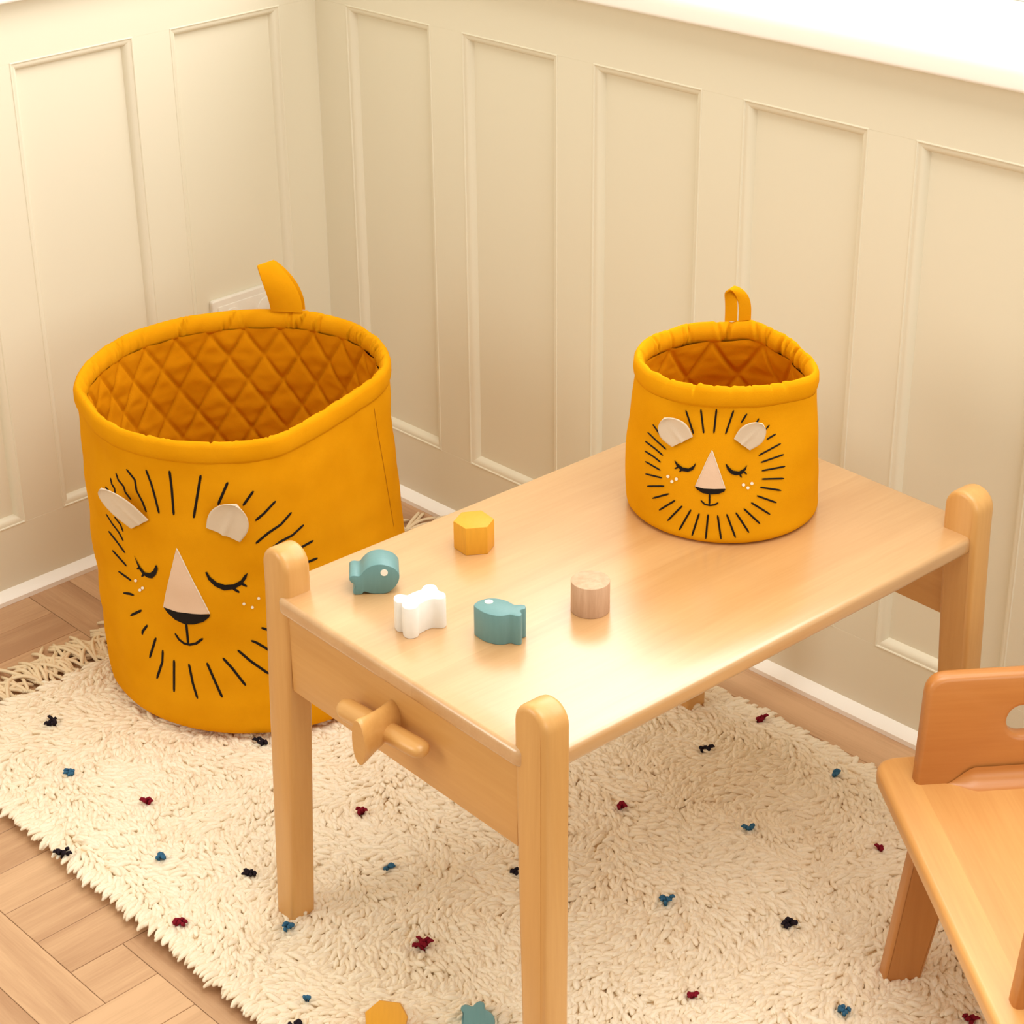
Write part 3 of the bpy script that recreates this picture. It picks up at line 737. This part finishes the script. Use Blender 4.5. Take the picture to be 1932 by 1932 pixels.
        for i, (p, nn) in enumerate(H3):
            t = (H3[min(i+1, len(H3)-1)][0]-H3[max(i-1, 0)][0]).normalized(); s = nn.cross(t).normalized()
            e = 1.0 if 0 < i < len(H3)-1 else .55
            for a in (-1, -.6, 0, .6, 1): V.append(p+s*(hw*a*e)+nn*(lift*(1-a*a)*.8+.00035))
        for i in range(len(H3)-1):
            for j in range(4): F.append((i*5+j, i*5+j+1, (i+1)*5+j+1, (i+1)*5+j))
        return from_data(nm, V, F, mat, parent, None)
    def patch(nm, pts, mat, lift=.0008, step=6.0, parent=root):
        poly = [px(p) for p in pts]; dense = []
        for a, b in zip(poly, poly[1:]+poly[:1]):
            m = max(1, int(math.hypot(b[0]-a[0], b[1]-a[1])/step)); dense += [(a[0]+(b[0]-a[0])*i/m, a[1]+(b[1]-a[1])*i/m) for i in range(m)]
        def inside(x, y):
            c = False
            for (x1, y1), (x2, y2) in zip(dense, dense[1:]+dense[:1]):
                if (y1 > y) != (y2 > y) and x < (x2-x1)*(y-y1)/(y2-y1)+x1: c = not c
            return c
        x0, x1 = min(p[0] for p in dense), max(p[0] for p in dense); y0, y1 = min(p[1] for p in dense), max(p[1] for p in dense)
        nb = len(dense); allp = list(dense)
        for x in np.arange(x0+step/2, x1, step):
            for y in np.arange(y0+step/2, y1, step):
                if inside(x, y) and min(math.hypot(x-a, y-b) for a, b in dense) > step*.45: allp.append((x, y))
        r = delaunay_2d_cdt([Vector(p) for p in allp], [(i, (i+1) % nb) for i in range(nb)], [], 1, 1e-4)
        V = []
        for q in r[0]:
            p, nn = hit(q.x, q.y); p = p if p is not None else Vector((0, 0, 0)); V.append(p+(nn or Vector((0, 0, 1)))*lift)
        return from_data(nm, V, [tuple(f) for f in r[2]], mat, parent, None, fix=False)
    for s in decor['mane']: stroke('mane_stitch', s, stroke_w, 'black')
    for e in decor['eyes']:
        eo = patch('eye', e['shape'], 'black', .0011, 3.0)
        for l in e['lashes']: stroke('eyelash', l, stroke_w, 'black', eo)
    no = patch('nose', decor['nose'], 'nose', .0013, 7.0); no['label'] = 'pale triangular linen nose'
    stroke('nose_edge', decor['nose_edge'], 1.3, 'fleck', no, .0020)
    patch('nose_tip', decor['tip'], 'black', .0015, 5.0)
    for s in decor['mouth']: stroke('mouth', s, stroke_w, 'black')
    for f in decor['freckles']:
        r = decor['fr']; patch('freckle', [(f[0]+r*math.cos(a), f[1]+r*math.sin(a)) for a in np.linspace(0, 2*math.pi, 13)[:-1]], 'fleck', .0012, 2.0)
    # ears: padded half discs standing off the cloth, pleated in the middle
    for (a, b, hh, ww, tilt, skew) in decor['ears']:
        pa, na = hit(*px(a)); pb, nb = hit(*px(b)); mid = (pa+pb)/2; E = (pb-pa); hw = E.length/2; E.normalize()
        N = (na+nb).normalized(); U = N.cross(E).normalized()
        if U.z < 0: U = -U
        U = (U*math.cos(tilt)+N*math.sin(tilt)+E*skew).normalized(); Nn = E.cross(U).normalized()
        if Nn.dot(N) < 0: Nn = -Nn
        V = []; F = []; ns, nt = 22, 18
        def wid(t): return (1+ww*math.sin(min(1, t*1.5)*math.pi/2)) * math.sqrt(max(0.0, 1-max(0.0, (t-.25)/.75)**2.0))
        for side in (0, 1):
            for j in range(nt+1):
                t = math.sin(j/nt*math.pi/2)
                for i in range(ns+1):
                    s = -1+2*i/ns; x = s*wid(t)*hw; yv = t*hh
                    cup = .20*hw*(s*s)*(.4+.6*t)+.10*hw*math.exp(-(s/.16)**2)*(1-t)**1.2
                    edge = (1-s*s)**.5*(1-t**4)
                    d = cup+(0.0008+.0011*edge)*(1 if side else -1)*1.0
                    V.append(mid+E*x+U*yv+Nn*(d+.0015))
        m = (nt+1)*(ns+1)
        for side in (0, 1):
            for j in range(nt):
                for i in range(ns):
                    q = [side*m+j*(ns+1)+i, side*m+j*(ns+1)+i+1, side*m+(j+1)*(ns+1)+i+1, side*m+(j+1)*(ns+1)+i]
                    F.append(tuple(q if side else q[::-1]))
        rimi = [j*(ns+1) for j in range(nt+1)]+[nt*(ns+1)+i for i in range(1, ns+1)]+[j*(ns+1)+ns for j in range(nt-1, -1, -1)]
        for p, q in zip(rimi[:-1], rimi[1:]): F.append((p, q, m+q, m+p))
        eo = from_data('ear', V, F, 'ear', root, None, fix=True); eo['label'] = 'pale linen ear flap'
    # side seam
    if seam_px: stroke('side_seam', seam_px, 1.6, 'seam', root, .0004)
    # hanging loop sewn into the back of the rim
    lp = decor['loop']; ang = math.atan2(atz(*lp['px'], z1).y-ry, atz(*lp['px'], z1).x-rx) % (2*math.pi); i0 = int(round(ang/(2*math.pi)*NT))
    base = surf(i0, 1.0, -.007); N = Vector((math.cos(ang), math.sin(ang), 0)); Tt = (surf(i0-4, 1)-surf(i0+4, 1)); Tt.z = 0; Tt.normalize()
    V = []; F = []; nn = 36; thk = .0011
    rows = []
    for s in range(nn+1):
        t = s/nn; c, wv, hw = lp['path'](t); rows.append((base+Tt*c[0]+N*c[1]+Vector((0, 0, c[2])), (Tt*wv[0]+N*wv[1]+Vector((0, 0, wv[2]))).normalized(), hw))
    for s, (c, wv, hw) in enumerate(rows):
        tg = (rows[min(s+1, nn)][0]-rows[max(s-1, 0)][0]).normalized(); nv = tg.cross(wv).normalized()
        for (a, b) in ((-1, -1), (-.9, -1.0), (0, -1.15), (.9, -1.0), (1, -1), (1, 1), (.9, 1.0), (0, 1.15), (-.9, 1.0), (-1, 1)): V.append(c+wv*(hw*a)+nv*(thk*b))
    for s in range(nn):
        for j in range(10): F.append((s*10+j, s*10+(j+1) % 10, (s+1)*10+(j+1) % 10, (s+1)*10+j))
    F.append(tuple(range(10))); F.append(tuple(range(nn*10, nn*10+10)))
    from_data('hanging_loop', V, F, 'mustard', root, 50, fix=True)
    return root

B = lambda p: (100+p[0]*.310559, 820+p[1]*.310559)
BE = lambda p: ((180+p[0]*.175983-100)/.310559, (860+p[1]*.175983-820)/.310559)      # second close-up, in the first one's units
big = {
 'mane': [[(320,318),(346,350)],[(350,262),(358,300),(374,325),(378,355)],[(383,232),(397,275),(430,315),(440,350),(475,395)],[(447,210),(498,275),(508,340),(545,410),(568,470)],
  [(565,212),(598,300),(618,370),(645,478)],[(708,218),(722,330),(734,488)],[(898,245),(855,505)],[(1062,288),(1003,425)],[(1218,342),(1155,430)],[(1352,403),(1280,480),(1230,522)],
  [(1448,472),(1385,545),(1310,595),(1232,660)],[(1522,548),(1455,610),(1380,650),(1293,718)],[(1580,644),(1490,695),(1395,738),(1340,770)],[(1606,750),(1475,803),(1380,845)],
  [(1600,880),(1390,925)],[(1570,1000),(1375,1010)],[(1510,1115),(1345,1090)],[(1265,1172),(1420,1225)],[(1203,1250),(1240,1265),(1340,1325)],[(1122,1308),(1200,1375),(1310,1452)],
  [(1032,1356),(1090,1420),(1170,1523)],[(935,1385),(985,1500),(1028,1595)],[(826,1392),(850,1510),(878,1602)],[(736,1368),(736,1562)],[(668,1308),(665,1380),(632,1480)],
  [(626,1232),(605,1300),(588,1355)],[(575,1156),(545,1195),(543,1213)],[(540,1066),(473,1098)],[(430,962),(465,966),(493,975)],[(400,832),(440,860),(476,886)],[(363,704),(400,745),(448,798)],
  [(340,588),(385,645),(438,718)],[(325,483),(360,540),(400,592),(428,645)],[(375,500),(410,545),(427,588)]],
 'eyes': [{'shape': [(925,835),(945,880),(985,920),(1040,945),(1095,938),(1145,912),(1175,870),(1183,838),(1165,850),(1140,885),(1095,908),(1045,912),(995,895),(955,862),(938,832)], 'lashes': [[(1088,930),(1132,958)],[(1138,900),(1178,922)]]},
  {'shape': [(630,788),(640,815),(628,850),(605,872),(580,868),(550,850),(525,815),(508,770),(495,732),(512,765),(535,805),(560,835),(590,840),(612,825),(622,800)], 'lashes': [[(540,860),(556,845)],[(513,815),(530,806)]]}],
 'nose': [(753,690),(800,785),(850,888),(905,992),(953,1086),(900,1089),(850,1086),(760,1075),(675,1047),(690,960),(715,850)],
 'nose_edge': [(675,1047),(690,960),(715,850),(753,690),(800,785),(850,888),(905,992),(953,1086)],
 'tip': [(675,1045),(715,1060),(760,1075),(850,1086),(900,1090),(957,1090),(950,1108),(915,1135),(860,1150),(805,1150),(745,1122),(700,1080)],
 'mouth': [[(810,1148),(816,1210),(822,1272)],[(742,1207),(765,1243),(795,1267),(830,1276),(870,1268),(912,1237)]],
 'freckles': [(505,885),(547,930),(531,943),(1160,1026),(1211,1047),(1249,992)], 'fr': 9,
 'ears': [(BE((575,672)), BE((395,762)), .072, .16, .36, .05), (BE((1195,750)), BE((1560,905)), .056, .20, .26, 0.0)],
 'loop': {'px': (545, 583), 'path': lambda t: ((-.030*math.sin(math.pi*t)**1.5*1.0+.002, .002-.016*math.cos(math.pi*t)*-.4, .074*math.sin(math.pi*t)**.8), (math.cos(1.0*math.sin(math.pi*t)), math.sin(1.0*math.sin(math.pi*t)), 0), .0245-.0085*math.sin(math.pi*t)**2)},
}
RIM_BIG = [(140.7,728),(155,689),(192,656),(242,627),(296,609),(358,594),(414,587),(514,582),(576,585),(628,595),(675,610),(710,633),(729,658),(732,683),(719,704),(677,733),(628,764),(576,795),(513,827),(430,836),(348,834),(275,824),(203,799),(161,759)]
basket('lion_basket', 'large mustard cotton basket with an embroidered sleeping lion face, standing on the rug', (.455, -.5265), .2235, .024, RIM_BIG, .481, B, big, 25, .080, .031,
       [(1950,-160),(1975,0),(2010,200),(2070,560)], .0040, 5.2, .004)
S = lambda p: (1150+p[0]*.27439, 530+p[1]*.27439)
small = {
 'mane': [[(525,888),(578,1050)],[(628,882),(648,1046)],[(736,880),(718,1046)],[(854,888),(798,1052)],[(945,912),(905,975)],[(1027,945),(1005,985)],[(1098,990),(1075,1020)],[(1143,1052),(1080,1090)],
  [(1176,1118),(1025,1200)],[(1197,1193),(1040,1248)],[(1205,1275),(1046,1305)],[(1198,1358),(1046,1362)],[(1178,1440),(1035,1418)],[(1146,1524),(1012,1476)],[(1102,1604),(973,1523)],[(1033,1668),(922,1564)],
  [(958,1728),(868,1592)],[(866,1764),(805,1602)],[(767,1774),(743,1610)],[(662,1772),(678,1603)],[(567,1752),(617,1597)],[(480,1712),(560,1572)],[(400,1648),(500,1546)],[(343,1575),(452,1508)],
  [(298,1494),(410,1463)],[(262,1411),(378,1410)],[(250,1327),(362,1354)],[(248,1242),(352,1302)],[(245,1170),(300,1205),(353,1247)],[(248,1103),(310,1150),(368,1200)],[(265,1042),(330,1105),(390,1158)],[(300,988),(350,1060)]],
 'eyes': [{'shape': [(448,1235),(465,1275),(500,1305),(540,1312),(575,1298),(592,1268),(594,1248),(578,1270),(545,1288),(505,1280),(475,1258),(455,1235)], 'lashes': [[(450,1290),(474,1280)],[(482,1312),(498,1296)]]},
  {'shape': [(797,1258),(810,1295),(835,1325),(870,1336),(910,1326),(938,1295),(945,1263),(925,1288),(890,1308),(850,1302),(825,1282),(806,1258)], 'lashes': [[(892,1326),(908,1350)],[(920,1310),(943,1328)]]}],
 'nose': [(705,1163),(735,1250),(765,1337),(795,1426),(720,1428),(650,1425),(590,1410),(628,1328),(665,1245)],
 'nose_edge': [(590,1410),(628,1328),(665,1245),(705,1163),(735,1250),(765,1337),(795,1426)],
 'tip': [(587,1408),(650,1425),(720,1428),(798,1428),(790,1445),(750,1462),(690,1466),(640,1455),(605,1432)],
 'mouth': [[(688,1464),(687,1538)],[(628,1508),(655,1535),(690,1543),(725,1538),(748,1523)]],
 'freckles': [(405,1342),(462,1360),(432,1377),(920,1400),(977,1390),(950,1420)], 'fr': 11,
 'ears': [((575,1060),(432,1130), .036, .30, .35, 0.0), ((858,1075),(968,1155), .036, .36, .35, 0.0)],
 'loop': {'px': (1393, 604), 'path': lambda t: ((-.0085*math.cos(math.pi*t)-.009*math.sin(math.pi*t)**2, .003, .042*math.sin(math.pi*t)**.55), (math.cos(1.25*math.sin(math.pi*t)**4), math.sin(1.25*math.sin(math.pi*t)**4), 0), .0075)},
}
RIM_SMALL = [(1201,672),(1215,640),(1262,620),(1300,609),(1370,605),(1420,601),(1465,622),(1510,655),(1542,695),(1535,710),(1480,722),(1400,730),(1330,728),(1270,718),(1225,700)]
basket('lion_basket', 'small mustard cotton basket with a stitched sleeping lion face, standing on the play table', (1.172, -.3455), .1145, ZTOP, RIM_SMALL, .671, S, small, 10, .095, .026,
       None, .0024, 3.6, .003)
